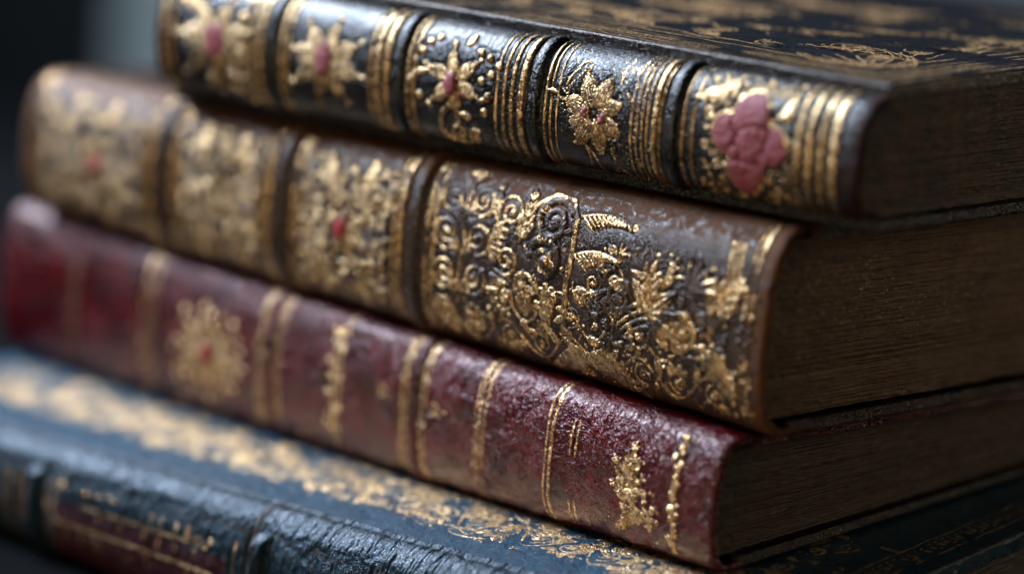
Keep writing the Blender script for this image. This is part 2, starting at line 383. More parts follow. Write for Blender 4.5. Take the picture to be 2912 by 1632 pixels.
def board(b, top, name, mat, parent, y0, t, U, Y, paint=None, u_in=0.0, rug=.006, seed=3):
    """a leather-covered board with rounded, worn edges; U and Y run negative down its edges"""
    B = BOOKS[b]; r = .075
    def wrap(A, Lm):
        A2 = np.minimum(A, Lm - A)
        q = np.clip(-A2 / r, 0, math.pi / 2)
        d = np.where(A2 >= 0, r + A2, r - r * np.sin(q))
        h = np.where(A2 >= 0, 0, np.where(-A2 < r * math.pi / 2, r - r * np.cos(q), r + (-A2 - r * math.pi / 2)))
        return np.where(A < Lm / 2, d, Lm + 2 * r - d), np.minimum(h, t)
    Lu, Ly = B['L'] - 2 * u_in - 2 * r, B['W'] - y0 - 2 * r
    e = t - r + r * math.pi / 2
    def axis(Lm, fine, fine_to, coarse):
        return np.concatenate([np.arange(-e, fine_to, fine), np.arange(fine_to, Lm - .02, coarse), np.linspace(Lm, Lm + e, 12)])
    U = axis(Lu, *U); Y = axis(Ly, *Y)
    (du, hu), (dy, hy) = wrap(U, Lu), wrap(Y, Ly)
    cv = Canvas(U, Y)
    if paint: paint(cv); cv.specks(-e, -.02, .2, 9, 70, .008, .016, 1., .8)
    H = (fbm(U, Y, .5, .5, seed) - .5) * rug * 4 + cv.h
    z = B['T'] - np.maximum(hu[:, None], hy[None]) + H * ((hu[:, None] + hy[None]) <= 0) - .012
    z = np.minimum(z, B['T'] + .0 if top else B['T'])
    uo = H * (hu[:, None] > r) ; yo = H * ((hy[None] > r) & (hu[:, None] <= 0))
    P = np.empty((len(U), len(Y), 3)); P[..., 0] = -(u_in + du[:, None]) + uo; P[..., 1] = y0 + dy[None] - yo; P[..., 2] = z
    if not top: P[..., 2] = B['T'] - P[..., 2]
    Q = settle(b, P); F = grid_faces(*Q.shape[:2])
    if not top: F = F[:, ::-1]
    N = grid_normals(Q) * (1 if top else -1)
    edge = np.exp(-((np.minimum(np.abs(U)[:, None], np.abs(Y)[None] + 0 * U[:, None])) / .10) ** 2) * .55
    nu, nv = Q.shape[:2]; I = np.arange(nu * nv).reshape(nu, nv)
    rim = list(I[0, :]) + list(I[1:, -1]) + list(I[-1, :-1][::-1]) + list(I[1:-1, 0][::-1])
    if not top: rim = rim[::-1]
    return raw_mesh(name, Q.reshape(-1, 3), F, mat, parent, {'gold': cv.gold, 'red': cv.red, 'wear': np.maximum(cv.wear, edge)}, N.reshape(-1, 3), [rim])

def pages(b, mat, parent, tb, inset=.38, seed=5, wave=.03):
    NZ = 300; B = BOOKS[b]; T = B['T']; y, z, s = profile(b)
    Z = np.linspace(tb, T - tb, NZ); n = 420; f = np.linspace(0, 1, n) ** 1.4
    ys = np.interp(Z, z, y) + .42
    Y = ys[:, None] + f[None] * (B['W'] - .4 - ys[:, None])
    q = np.arange(n) * .03
    # leaves: ridges in z that wander slowly along y, gathered in sections
    zz = Z[:, None] + .05 * (fbm(q, Z, 4., 1., seed)[:, :].T - .5)
    lay = vnoise(np.linspace(0, 1, NZ) * 105, np.array([0., 1.]), 1, 9, seed)[:, 0]
    A = np.interp(zz.ravel(), Z, lay).reshape(zz.shape)
    sec = np.interp(zz.ravel(), Z, vnoise(np.linspace(0, 1, NZ) * 9, np.array([0., 1.]), 1, 9, seed + 1)[:, 0]).reshape(zz.shape)
    big = fbm(q, Z, 2., .8, seed + 2).T
    X = -inset + .035 * (A - .5) - .07 * smooth(.80, .95, A) + .05 * (sec - .5) + .05 * (fbm(q, Z, .25, .05, seed + 4, 3).T - .5) + wave * (big - .5) * 2 - .12 * np.exp(-((Z - tb) / .12) ** 2)[:, None] * 0
    P = np.stack([X, Y, np.broadcast_to(Z[:, None], X.shape)], -1)
    Q = settle(b, P); N = grid_normals(Q)
    V = Q.reshape(-1, 3); F = grid_faces(NZ, n)
    # the rest of the block, plain
    i = np.arange(NZ * n).reshape(NZ, n); L = B['L']
    back = []
    far = np.stack([np.full((NZ, n), -(L - inset)), Y, np.broadcast_to(Z[:, None], Y.shape)], -1)[:, ::60]
    far = settle(b, far); m = far.shape[1]; base = len(V); j = base + np.arange(NZ * m).reshape(NZ, m)
    V = np.concatenate([V, far.reshape(-1, 3)]); FF = [F, grid_faces(NZ, m)[:, ::-1] + base]
    fi, fj = i[:, -1], j[:, -1]; si, sj = i[:, 0], j[:, 0]
    FF.append(np.stack([fi[:-1], fj[:-1], fj[1:], fi[1:]], -1)); FF.append(np.stack([si[:-1], si[1:], sj[1:], sj[:-1]], -1))
    wear = np.concatenate([smooth(.45, .75, big).ravel(), np.zeros(NZ * m)])
    NN = np.concatenate([N.reshape(-1, 3), np.tile([0, 0, 1.], (NZ * m, 1))])
    return raw_mesh('page_block', V, np.concatenate(FF), mat, parent, {'wear': wear})

def headband(b, mat, parent, tb):
    """the sewn band between spine leather and leaves, as a ribbed roll following the spine's curve"""
    B = BOOKS[b]; T = B['T']; y, z, s = profile(b)
    Z = np.linspace(tb + .05, T - tb - .05, 120); yy = np.interp(Z, z, y) + .36
    a = np.linspace(0, 2 * math.pi, 14); r = .11 + .014 * np.sin(np.arange(120) * 1.6)
    P = np.empty((120, 14, 3)); P[..., 0] = -.30 + r[:, None] * np.cos(a); P[..., 1] = yy[:, None] + r[:, None] * np.sin(a); P[..., 2] = Z[:, None]
    return raw_mesh('headband', settle(b, P).reshape(-1, 3), grid_faces(120, 14), mat, parent)

def book(b, label):
    x, y, z, a, i = book_frame(b)
    o = bpy.data.objects.new('antique_book', None); C.objects.link(o)
    o.location = (x * S, y * S, z * S); o.rotation_euler = (0, 0, -a)
    o['label'] = label; o['category'] = 'book'; o['group'] = 'antique books in the stack'
    o.empty_display_size = .02
    return o

def band(cv, H, u, w, h, lab, vtop=99):
    """raised band across the spine; its own part"""
    d = (cv.U - u) / w; q = np.exp(-d ** 4 * .9); f = smooth(vtop, vtop - .4, cv.V)[None]
    H += (q * h)[:, None] * f
    H -= (np.exp(-((np.abs(cv.U - u) - w * 1.45) / (w * .42)) ** 2) * h * .55)[:, None] * f
    k = np.abs(cv.U - u) < w * 1.12
    cv.lab[np.ix_(k, cv.V < vtop)] = lab
    cv.gold[k] *= .0

def roll_marks(cv, y0, y1, n, e, seed, amt=1.0):
    """rubbed gilt roll on a board edge: little arcs standing across it (negative U is the edge)"""
    r = np.random.default_rng(seed)
    for k in range(n):
        yy = y0 + (y1 - y0) * k / max(1, n - 1) + r.uniform(-.03, .03)
        t = np.linspace(-1, 1, 9); hh = r.uniform(.6, 1) * e * .45
        cv.stroke(np.stack([-e * .5 + t * hh, yy + .07 * (1 - t * t)], 1), .011, hk=.4, amt=amt * r.uniform(.4, .9))
#BOOKS_HERE
def boxblur(A, n, axis):
    c = np.cumsum(A, axis=axis); p = np.concatenate([np.zeros_like(np.take(c, [0], axis)), c], axis)
    m = A.shape[axis]; i = np.arange(m); lo = np.clip(i - n, 0, m); hi = np.clip(i + n + 1, 0, m)
    return (np.take(p, hi, axis) - np.take(p, lo, axis)) / (2 * n + 1)
def halo(h, depth, n=5):
    m = (h > .004).astype(np.float32); b = boxblur(boxblur(m, n, 0), n, 1)
    return -depth * b * (1 - m) * 2

def blob(cv, c, r, h, ch='red', sq=1.0, ang=0.0):
    W = cv.win(c[0] - r * 1.6, c[0] + r * 1.6, c[1] - r * 1.6, c[1] + r * 1.6)
    uu = cv.U[W[0]][:, None] - c[0]; vv = cv.V[W[1]][None] - c[1]
    x = uu * math.cos(ang) + vv * math.sin(ang); y = (-uu * math.sin(ang) + vv * math.cos(ang)) / sq
    d = np.hypot(x, y) / r
    if d.size: d = d + .20 * (fbm(cv.U[W[0]], cv.V[W[1]], .28, .28, int(abs(c[0]) * 100), 3) - .5)
    if ch == 'red': cv.h[W] -= (.6 * h * np.exp(-((d - 1.02) / (.05 / r)) ** 2) * cv.red[W]).astype(np.float32)
    mk = np.clip((1 - d) * r / cv.px + .5, 0, 1).astype(np.float32)
    cv.put(W, mk, (np.sqrt(np.clip(1 - d ** 4, 0, 1)) * h * mk).astype(np.float32), ch)

# ------------------------------------------------------------------ 1. the topmost book: black leather, gold flowers
def build_black():
    b = 'black'; B = BOOKS[b]
    root = book(b, 'black leather book with gold flowers and a red rose on its spine, topmost')
    M = leather('black_leather', (.003, .0035, .005), (.007, .007, .009), (.030, .009, .004), .36, 1.1, .06, goldrub=.40, inlay=(.185, .048, .064), spec=.55, tint=(.72, .86, 1.0))
    cv = spine_canvas(b); U, V = cv.U, cv.V; H = np.zeros((len(U), len(V)))
    for u, w in ((1.72, .07), (1.40, .085), (1.06, .07), (.72, .10), (5.04, .035), (4.74, .03), (6.6, .018), (6.42, .018), (6.26, .022), (6.1, .02), (5.9, .07), (5.74, .02),
                 (9.34, .045), (9.16, .03), (8.95, .022), (14.06, .06), (13.84, .05), (10.98, .03), (10.72, .042), (10.46, .05), (10.14, .09),
                 (18.8, .07), (18.56, .045), (14.84, .1), (15.16, .085), (15.42, .04), (19.64, .085), (19.95, .07), (20.25, .035), (23.62, .09), (23.25, .05)):
        cv.fillet(u, w)
    # rose panel
    cv.cur = 11
    lobes = (((3.60, .12), .54, .92, .5), ((3.10, .58), .50, 1.25, -.12), ((2.46, -.02), .46, 1.0, -.3), ((3.12, -.68), .50, 1.22, .12))
    for c, r, sq, a in lobes: blob(cv, (c[0] + .02, c[1] + .02), r + .065, .03, 'gold', sq, a)
    for c, r, sq, a in lobes: blob(cv, c, r, .05, 'red', sq, a)
    for c, r, h, sq in (((3.04, -.06), .40, .062, 1.1), ((2.62, -.34), .20, .056, .8), ((3.46, -.30), .16, .052, 1.2), ((2.66, .22), .15, .055, 1.)): blob(cv, c, r, h, 'red', sq, .4)
    for k in range(16):                                        # creases pressed into the petals
        a = k * .39 + rng.uniform(-.1, .1); q0, q1 = rng.uniform(.35, .5), rng.uniform(.75, 1.0)
        cv.engrave.append(((3.04 + q0 * math.cos(a), -.05 + q0 * math.sin(a)), (3.04 + q1 * math.cos(a + .12), -.05 + q1 * math.sin(a + .12))))
    cv.cur = 12
    for k in range(5): cv.acanthus((4.35 - .1 * k, 1.1 + .09 * k), -.9 - .35 * k, .45, .3, 4, .10)
    cv.petal((2.2, .75), 1.9, .6, .13, 2.5); cv.petal((2.35, .65), 2.5, .5, .12, 2.5); cv.petal((2.05, .6), 1.4, .5, .12, 2.5)
    for k in range(9): cv.curve((4.1 - .24 * k, 1.15 + .05 * (k % 3)), (4.0 - .24 * k, 1.5 + .06 * (k % 2)), .2, .045, .03)
    for k in range(14): cv.dot((rng.uniform(1.9, 4.5), rng.uniform(-1.6, 1.6)), rng.uniform(.05, .10), 1.2)
    cv.spiral((4.0, -.62), .2, 1.1, 1, 1, .03); cv.spiral((4.3, .5), .2, 1.1, 2, -1, .035); cv.curve((4.35, .6), (4.05, 1.0), .2, .03, .04); cv.curve((1.95, .2), (2.1, -.3), .2, .04, .03)
    cv.rinceau(1.85, 4.55, -1.75, 1.7, 300, .04, .17, kinds=(0, 1, 2, 4))
    cv.specks(1.85, 4.5, -1.8, 1.7, 130, .012, .04)
    # filigree flower
    cv.cur = 13
    for a, ln in ((.25, 1.0), (1.15, 1.05), (1.95, 1.0), (2.75, .85), (3.6, .9), (4.45, 1.0), (5.3, 1.0), (5.9, .8)):
        c = (7.75, -.02); e = (c[0] + .16 * math.cos(a), c[1] + .16 * math.sin(a)); w = .23
        cv.petal(e, a, ln * .8, w, 6, hk=.05, amt=.8)
        for sd in (-1, 1): cv.curve(e, (e[0] + ln * .84 * math.cos(a), e[1] + ln * .84 * math.sin(a)), sd * .26, .02, .02)
        for _ in range(16):
            q = rng.uniform(.25, .85) * ln; o = rng.uniform(-.16, .16)
            cv.dot((e[0] + q * math.cos(a) - o * math.sin(a), e[1] + q * math.sin(a) + o * math.cos(a)), rng.uniform(.012, .03), 1.2)
    cv.specks(7.2, 8.3, -.5, .5, 70, .012, .028, 1.2)
    cv.curve((8.1, -.75), (7.75, -1.7), -.18, .03, .02); cv.curve((8.18, -.7), (8.0, -1.4), -.2, .02, .012); cv.curve((7.2, -.8), (6.72, -1.85), .06, .022, .016)
    cv.spiral((8.25, 1.05), .22, 1.0, 0, 1, .02); cv.curve((8.45, 1.0), (8.72, .55), .1, .018, .03); cv.curve((8.9, .25), (8.6, .2), .1, .05, .02); cv.petal((8.95, .35), .1, -.35 + .7, .07, 0)
    for k in range(10): cv.dot((8.75 - .06 * k, .4 + .07 * k), .028)
    for c in ((8.05, -.02), (7.5, -.1)):
        for k in range(5): cv.dot((c[0] + rng.uniform(-.05, .05), c[1] + rng.uniform(-.07, .07)), .075, 1.6, 'red')
    cv.cur = 0
    cv.specks(5.95, 7.3, -1.9, -.4, 120, .010, .024, 1.2); cv.specks(6.2, 7.3, -.4, 1.4, 70, .010, .02, 1.2); cv.specks(7.4, 8.9, -.9, 1.2, 50, .010, .018)
    for k in range(16):
        p = (rng.uniform(6.1, 7.2), rng.uniform(.2, 1.55)); cv.curve(p, (p[0] + rng.uniform(-.12, .12), p[1] + rng.uniform(.1, .3)), rng.uniform(-.3, .3), .016, .01)
    # blossom with scrolling stem
    cv.cur = 14
    cv.lacy((12.45, .12), .92, 6, .35, 1.1)
    cv.stroke([(12.9, .15), (13.3, .3), (13.7, .22), (13.95, .0)], .05, .11)
    s = [(12.5, -.4), (12.85, -.75), (12.95, -1.15), (12.7, -1.5), (12.3, -1.62), (12.0, -1.45)]
    cv.stroke(s, .07, .06); cv.spiral((12.25, -1.2), .36, 1.1, 4.4, 1, .06); cv.spiral((11.75, -1.25), .26, 1.0, 2.2, -1, .06); cv.curve((11.9, -.7), (12.3, -.9), .3, .09, .05)
    for p in ((11.35, .85), (11.2, .45), (11.5, .25), (11.25, -.1), (11.35, -.5), (13.65, .75), (13.45, 1.0), (13.6, -.35), (11.0, .7), (13.2, 1.15), (11.7, .95)): cv.dot(p, .11, 1.0)
    cv.petal((12.2, 1.05), 1.9, .4, .12, 0); blob(cv, (12.52, .06), .2, .12, 'red', 1.5); cv.dot((12.05, -.16), .07, 1, 'red')
    # star flower
    cv.cur = 15
    cv.lacy((17.1, .02), 1.08, 8, .2, 1.3)
    blob(cv, (17.15, .12), .28, .08, 'red', 1.5)
    cv.cur = 16
    cv.lacy((21.5, 0), 1.2, 7, .1, 1.3)
    for k in range(13): cv.dot((21.5 + rng.uniform(-1.3, 1.3), rng.uniform(-1.5, 1.5)), rng.uniform(.12, .22))
    cv.spiral((22.6, .9), .4, 1, 0, 1, .1); cv.spiral((20.7, -.9), .4, 1, 3, 1, .1); blob(cv, (21.45, .05), .40, .08, 'red', 1.1)
    cv.cur = 0; cv.gold *= 1 - cv.red
    eng = Canvas(U, V)
    for p, q in cv.engrave: eng.curve(p, q, .1, .03, .015, hk=2.)
    cv.wear = np.maximum(cv.wear, 0); H -= .5 * eng.h * cv.red
    H += cv.red * (.03 * (fbm(U, V, .07, .07, 303, 2) - .5) + .05 * (fbm(U, V, .35, .3, 305, 3) - .5))
    H += cv.h + halo(cv.h, .035)
    H += .02 * (fbm(U, V, .9, .9, 3) - .5) + .022 * (np.abs(fbm(U, V, .12, .5, 9, 3) - .5) * 2) * smooth(.35, .7, fbm(U, V, 2.5, 1.2, 12)) * smooth(-1.0, .6, V)[None]
    for k, u in enumerate((5.4, 9.72, 14.42, 19.22)): band(cv, H, u, .17, .085, k + 1)
    endw = np.exp(-(U / .35) ** 2) + np.exp(-((B['L'] - U) / .3) ** 2)
    cv.wear = np.maximum(cv.wear, (endw[:, None] * 1.7 + .5 * smooth(-1.1, -1.9, V)[None]).clip(0, 1.8))
    P, pad = spine_surface(b, cv, H)
    lab = pad(np.ones_like(cv.h)) * 0
    idx = pad(cv.lab.astype(float)); lab = np.where(np.abs(idx - np.round(idx)) < 1e-6, np.round(idx), 0).astype(int)
    names = {0: 'spine', 1: 'raised_band', 2: 'raised_band', 3: 'raised_band', 4: 'raised_band', 11: 'rose_emblem', 12: 'gilt_ornament', 13: 'flower_ornament', 14: 'flower_ornament', 15: 'flower_ornament', 16: 'flower_ornament'}
    grid_parts(P, {'gold': pad(cv.gold), 'red': pad(cv.red), 'wear': pad(cv.wear, 1.8)}, lab, names, M, root)
    def cover(c):
        L, Y = c.U[-1], c.V[-1]
        for d, w in ((.18, .04), (.50, .03), (1.0, .04), (1.30, .025), (1.75, .04)):
            c.stroke([(d, d), (d, Y)], w, hk=.3); c.stroke([(d, d), (L, d)], w, hk=.3)
        for k in range(150):
            q = .8 + k * .15
            for f in (lambda x, y: (x, y), lambda x, y: (y, x)):
                c.curve(f(q, .64), f(q + .22, .86), .3, .022, .016, hk=.3)
        for k in range(11):                                    # the corner fan of long leaves
            a = math.pi / 4 + (k - 5) * .15; ln = 3.4 - .06 * abs(k - 5) ** 2
            c.curve((2.0, 2.0), (2.0 + ln * math.cos(a), 2.0 + ln * math.sin(a)), (k - 5) * .06, .05, .026, hk=.4)
            c.dot((2.0 + (ln + .1) * math.cos(a), 2.0 + (ln + .1) * math.sin(a)), .06)
        for m in (0, 1):
            f = (lambda x, y: (x, y)) if m else (lambda x, y: (y, x))
            for k in range(9):
                q = 4.6 + k * 2.1
                for j in range(3):
                    c.stroke([f(q + .7 * j + x * 1.9, 2.1 + .16 * j + .5 * math.sin(x * 2.6 + j) * x) for x in np.linspace(0, 1, 14)], np.linspace(.034, .018, 14), hk=.4)
                c.spiral(f(q + .9, 2.9), .42, 1.5, k, 1 if k % 2 else -1, .034, hk=.4); c.acanthus(f(q + .2, 2.6), (.3 if m else 1.27), 1.2, .2, 5, .09)
        for k in range(64):
            u, v = rng.uniform(2.8, 17), rng.uniform(3., 15)
            c.acanthus((u, v), rng.uniform(0, 6.28), 1.4, .3, 5, .08); c.spiral((u + .6, v + .3), .6, 1.8, k, 1, .03); c.curve((u - 1, v), (u + 1, v + .4), .2, .03, .02)
        c.gold *= .75 * smooth(.3, .6, fbm(c.U, c.V, 2.2, 1.6, 77)) + .25
        roll_marks(c, 1.9, 2.5, 9, .35, 2, .8)
    MC = leather('black_cover_leather', (.003, .0045, .008), (.007, .009, .014), (.040, .018, .009), .42, 1.0, .06, goldrub=.36, spec=.4, gmetal=.45, gold=(.62, .42, .22), gold2=(.36, .21, .09))
    board(b, True, 'front_board', MC, root, B['J'], .30, (.018, 7, .06), (.018, 5, .06), cover, rug=.010, seed=8)
    board(b, False, 'back_board', M, root, B['J'] - .02, .30, (.04, .4, .5), (.04, 6, .5), lambda c: (roll_marks(c, .9, 1.4, 6, .35, 4, .8), roll_marks(c, 2.6, 3.0, 5, .35, 5, .8)), seed=9)
    pages(b, paper('dark_page_edges', (.006, .004, .003), (.030, .017, .010), (.075, .025, .007), (.34, .29, .24)), root, .32, seed=21, wave=.05)
    headband(b, plain('worn_silk', (.05, .012, .008), (.16, .05, .03), 900, .7), root, .35)

# ------------------------------------------------------------------ 2. brown book, densely gilt
def build_brown():
    b = 'brown'; B = BOOKS[b]
    root = book(b, 'thick brown leather book with dense embossed gold scrollwork, directly under the black book')
    M = leather('brown_leather', (.014, .0078, .0050), (.044, .023, .014), (.12, .055, .024), .42, 1.0, .055, goldrub=.36, inlay=(.24, .018, .025), spec=.6, tint=(.88, .92, 1.0))
    cv = spine_canvas(b); U, V = cv.U, cv.V; H = np.zeros((len(U), len(V)))
    for u in (22.3, 17.1, 11.8):
        for d, w in ((-.52, .085), (-.76, .05), (.50, .085), (.74, .05)): cv.fillet(u + d, w)
    for u, w in ((28.55, .07), (28.3, .05), (.5, .05), (.68, .03)): cv.fillet(u, w)
    cv.specks(.3, 1.2, -2.3, 1.0, 70, .03, .07, 1.4)
    for k, (u0, u1, sd) in enumerate(((23.2, 28.1, 1), (18.0, 21.4, 2), (12.7, 16.2, 3))):
        cv.cur = 11 + k; c = ((u0 + u1) / 2, -.1)
        cv.flower(c, .8, 8, .24, 2.5, .2 * k)
        for m in (-1, 1):
            for q in (-1, 1):
                cv.spiral((c[0] + m * 1.1, c[1] + q * .95), .48, 1.4, 1.5 - m, m * q, .065); cv.acanthus((c[0] + m * .6, c[1] + q * 1.2), math.pi / 2 * q - m * .5 * q, .8, .2 * m * q, 4, .22)
        cv.rinceau(u0, u1, -2.1, 2.0, 200, .06, .30, mirror=c[0], kinds=(0, 1, 2, 4)); cv.specks(u0, u1, -2.1, 1.9, 170, .03, .085, 1.5)
        if k != 1: blob(cv, (c[0] + (.1 if k else -.35), c[1]), .22, .13, 'red', 1.5)
    # the long panel nearest the camera: carved scrolls, leaves and a gilt stem
    cv.cur = 14
    cv.stroke([(10.0, -1.9), (10.05, -.6), (9.9, .4), (10.0, 1.3), (9.95, 2.1)], .04, .06)
    for v, r in ((1.55, .42), (.55, .46), (-.5, .44), (-1.5, .4)):
        for m in (-1, 1):
            cv.spiral((10.0 + m * (r + .1), v), r, 1.7, -math.pi / 2, m, .052)
            for j in range(3): cv.petal((10.0 + m * .08, v - .42), math.pi / 2 - m * (.25 + .4 * j), .5 - .08 * j, .085, 2.5, curl=-m * .3)
            cv.petal((10.0 + m * (2 * r + .08), v), math.pi / 2 + m * .3, .36, .08, 1.5); cv.petal((10.0 + m * (2 * r + .06), v - .08), -math.pi / 2 - m * .2, .36, .08, 1.5)
    for k in range(5): cv.petal((9.95, 2.0), math.pi / 2 + .42 * (k - 2), .5, .09, 2.5)
    cv.cur = 15
    cv.spiral((8.45, 1.45), .52, 1.8, -math.pi / 2, 1, .06); cv.stroke([(8.45, .93), (8.9, .75), (9.05, .3), (8.8, -.1), (8.4, -.2)], .06, .045); cv.spiral((8.4, .2), .40, 1.5, -math.pi / 2, -1, .05)
    for k in range(7): cv.petal((8.95, .85 - .1 * k), 2.2 + .22 * k, .55 - .03 * k, .085, 2.5, curl=.3)
    cv.acanthus((8.0, .75), 1.9, 1.2, -.25, 6, .12); cv.acanthus((8.9, 1.2), 1.2, .8, .25, 5, .1); cv.curve((7.95, 2.0), (7.9, .1), .12, .03, .02, ch='none')
    cv.cur = 16                                                # great scroll in plain relief with gilt edge
    cv.spiral((7.0, 1.45), .62, 1.9, 2.6, -1, .11, ch='none', hk=.9); cv.stroke([(7.7, 1.75), (7.2, 2.15), (6.6, 2.1), (6.25, 1.6), (6.2, .8), (6.3, -.2), (6.25, -1.2)], .07, .09)
    cv.spiral((7.1, .45), .55, 1.6, .6, 1, .12, ch='none', hk=.9); blob(cv, (7.05, .4), .17, .12, 'gold'); cv.flower((7.05, .4), .34, 6, .3, 0, 0)
    cv.acanthus((6.95, -.2), 4.4, 1.0, .3, 4, .24); cv.spiral((7.75, -.35), .4, 1.3, 3, -1, .06); cv.acanthus((7.6, -1.0), 1.2, .9, .2, 4, .2)
    cv.cur = 17                                                # spreading wings on the gilt stem
    for v, ln, dv_ in ((1.72, 1.75, -.05), (.75, 1.5, .1)):
        t = np.linspace(0, 1, 26); uu = 6.15 - ln * t; vv = v + .18 * np.sin(math.pi * t) + dv_ * t ** 2
        cv.stroke(np.stack([uu, vv], 1), np.linspace(.04, .02, 26), hk=1.0); cv.spiral((uu[-1] + .02, vv[-1] + .09), .10, 1.1, -1.57, -1, .026)
        for k in range(11):
            i = 1 + int(k * 2.1)
            for q in (0, 1): cv.petal((uu[i] - .07 * q, vv[i] - .03 * q), -math.pi / 2 - .75 + .3 * k / 11, (.62 - .042 * k) * (1 - .35 * q), .042, 0, curl=-.25, hk=.09)
    cv.acanthus((6.1, -.1), 3.5, 1.1, -.3, 6, .1); cv.spiral((5.4, .2), .3, 1.5, 2, 1, .04)
    cv.cur = 18                                                # acanthus and gathered leaves towards the near end
    for k in range(7): cv.petal((3.6, -.2), 1.2 + .42 * k, 1.1 - .06 * abs(k - 3), .22, 2.5, curl=.25 * (k - 3) / 3, hk=.12)
    for k in range(5): cv.petal((2.3, .55), 2.2 + .4 * k - 1.0, .8, .2, 1.5, hk=.12, curl=.2)
    for k in range(4): cv.curve((4.6 - .1 * k, -.5 - .14 * k), (2.4, -.35 - .18 * k), -.22, .05, .05)
    cv.spiral((2.5, -.5), .55, 1.5, 0, 1, .09); cv.spiral((4.5, .0), .42, 1.5, 2, -1, .08); cv.acanthus((1.6, -.2), 1.9, 1.3, .2, 4, .25); cv.acanthus((1.5, -.6), 4.4, 1.1, -.2, 4, .25)
    for k in range(3): cv.stroke([(1.4 - .16 * k, 1.9), (1.3 - .16 * k, 1.2), (1.45 - .16 * k, .5)], .05, .03)
    cv.acanthus((5.3, -1.6), 3.5, 1.5, .25, 5, .24); cv.acanthus((5.6, -1.75), -.3, 1.3, -.2, 5, .22)
    for k in range(6): cv.curve((6.4, -1.3), (5.0 - .05 * k, -2.0 + .1 * k), .12, .03, .02)
    cv.cur = 19
    vine(cv, 11.0, .9, -1.75, .42, 9, .032, .3, .36); vine(cv, 8.9, .9, -.75, .5, 7, .034, 1.2, .4); vine(cv, 5.3, .9, .35, .5, 4, .034, .4, .4)
    cv.rinceau(.9, 11.1, -2.35, .3, 260, .07, .24, kinds=(0, 1, 2, 4), fine=.75); cv.rinceau(.9, 5.6, .3, 1.35, 60, .07, .24, kinds=(0, 1, 2, 4), fine=.8)
    cv.specks(.9, 6.0, -2.35, -.9, 150, .015, .05, 1.5); cv.specks(8.0, 9.6, -1.0, .2, 130, .012, .03, 1.3)
    cv.cur = 16; cv.rinceau(6.3, 8.0, -.6, 2.1, 70, .06, .24, kinds=(0, 1, 2))
    # much of the relief has lost its gold
    keep = smooth(.40, .53, fbm(U, V, .55, .5, 401, 4) + .10 * smooth(.2, -1.2, V)[None] + .06 * smooth(12, 13, U)[:, None])
    cv.gold *= (.30 + .70 * keep)
    cv.cur = 0
    blank = (1 - .9 * smooth(.9, 1.5, V)[None] * smooth(5.4, 4.2, U)[:, None])
    H += cv.h * .95 + halo(cv.h, .022, 4)
    H += .03 * (fbm(U, V, 1.3, .9, 5) - .5) + .02 * np.abs(fbm(U, V, .9, .10, 19, 3) - .5) * 2 * smooth(1.5, 2.6, V)[None]
    for k, u in enumerate((22.3, 17.1, 11.8)): band(cv, H, u, .23, .12, k + 1)
    endw = np.exp(-(U / .5) ** 2) + np.exp(-((B['L'] - U) / .4) ** 2)
    cv.wear = np.maximum(cv.wear, (endw[:, None] * 1.6 + .6 * smooth(-1.3, -2.4, V)[None] + 1.2 * smooth(1.45, 2.2, V)[None]).clip(0, 1.7))
    P, pad = spine_surface(b, cv, H)
    idx = pad(cv.lab.astype(float)); lab = np.where(np.abs(idx - np.round(idx)) < 1e-6, np.round(idx), 0).astype(int)
    names = {0: 'spine', 1: 'raised_band', 2: 'raised_band', 3: 'raised_band', 11: 'gilt_ornament', 12: 'gilt_ornament', 13: 'gilt_ornament', 14: 'scroll_ornament', 15: 'leaf_ornament', 16: 'scroll_ornament', 17: 'leaf_ornament', 18: 'leaf_ornament', 19: 'gilt_ornament'}
    grid_parts(P, {'gold': pad(cv.gold), 'red': pad(cv.red), 'wear': pad(cv.wear, 1.8)}, lab, names, M, root)
    y0 = B['J'] + B['ext'] - .08
    board(b, True, 'front_board', M, root, y0, .32, (.03, 1.2, .15), (.04, 6, .2), lambda c: (roll_marks(c, 2.0, 2.9, 16, .4, 6, .55)), rug=.008, seed=12)
    board(b, False, 'back_board', M, root, y0 - .3, .32, (.03, .4, .5), (.03, 6, .5), lambda c: (roll_marks(c, 2.6, 3.6, 12, .4, 7, .8), roll_marks(c, 4.6, 5.4, 10, .4, 8, .8), roll_marks(c, .9, 1.2, 3, .4, 9, .6)), seed=13)
    pages(b, paper('brown_page_edges', (.020, .011, .005), (.185, .105, .048), (.070, .028, .010), (.42, .34, .25)), root, .36, seed=41, wave=.05)
    headband(b, plain('faded_silk', (.04, .014, .008), (.13, .05, .025), 900, .7), root, .4)

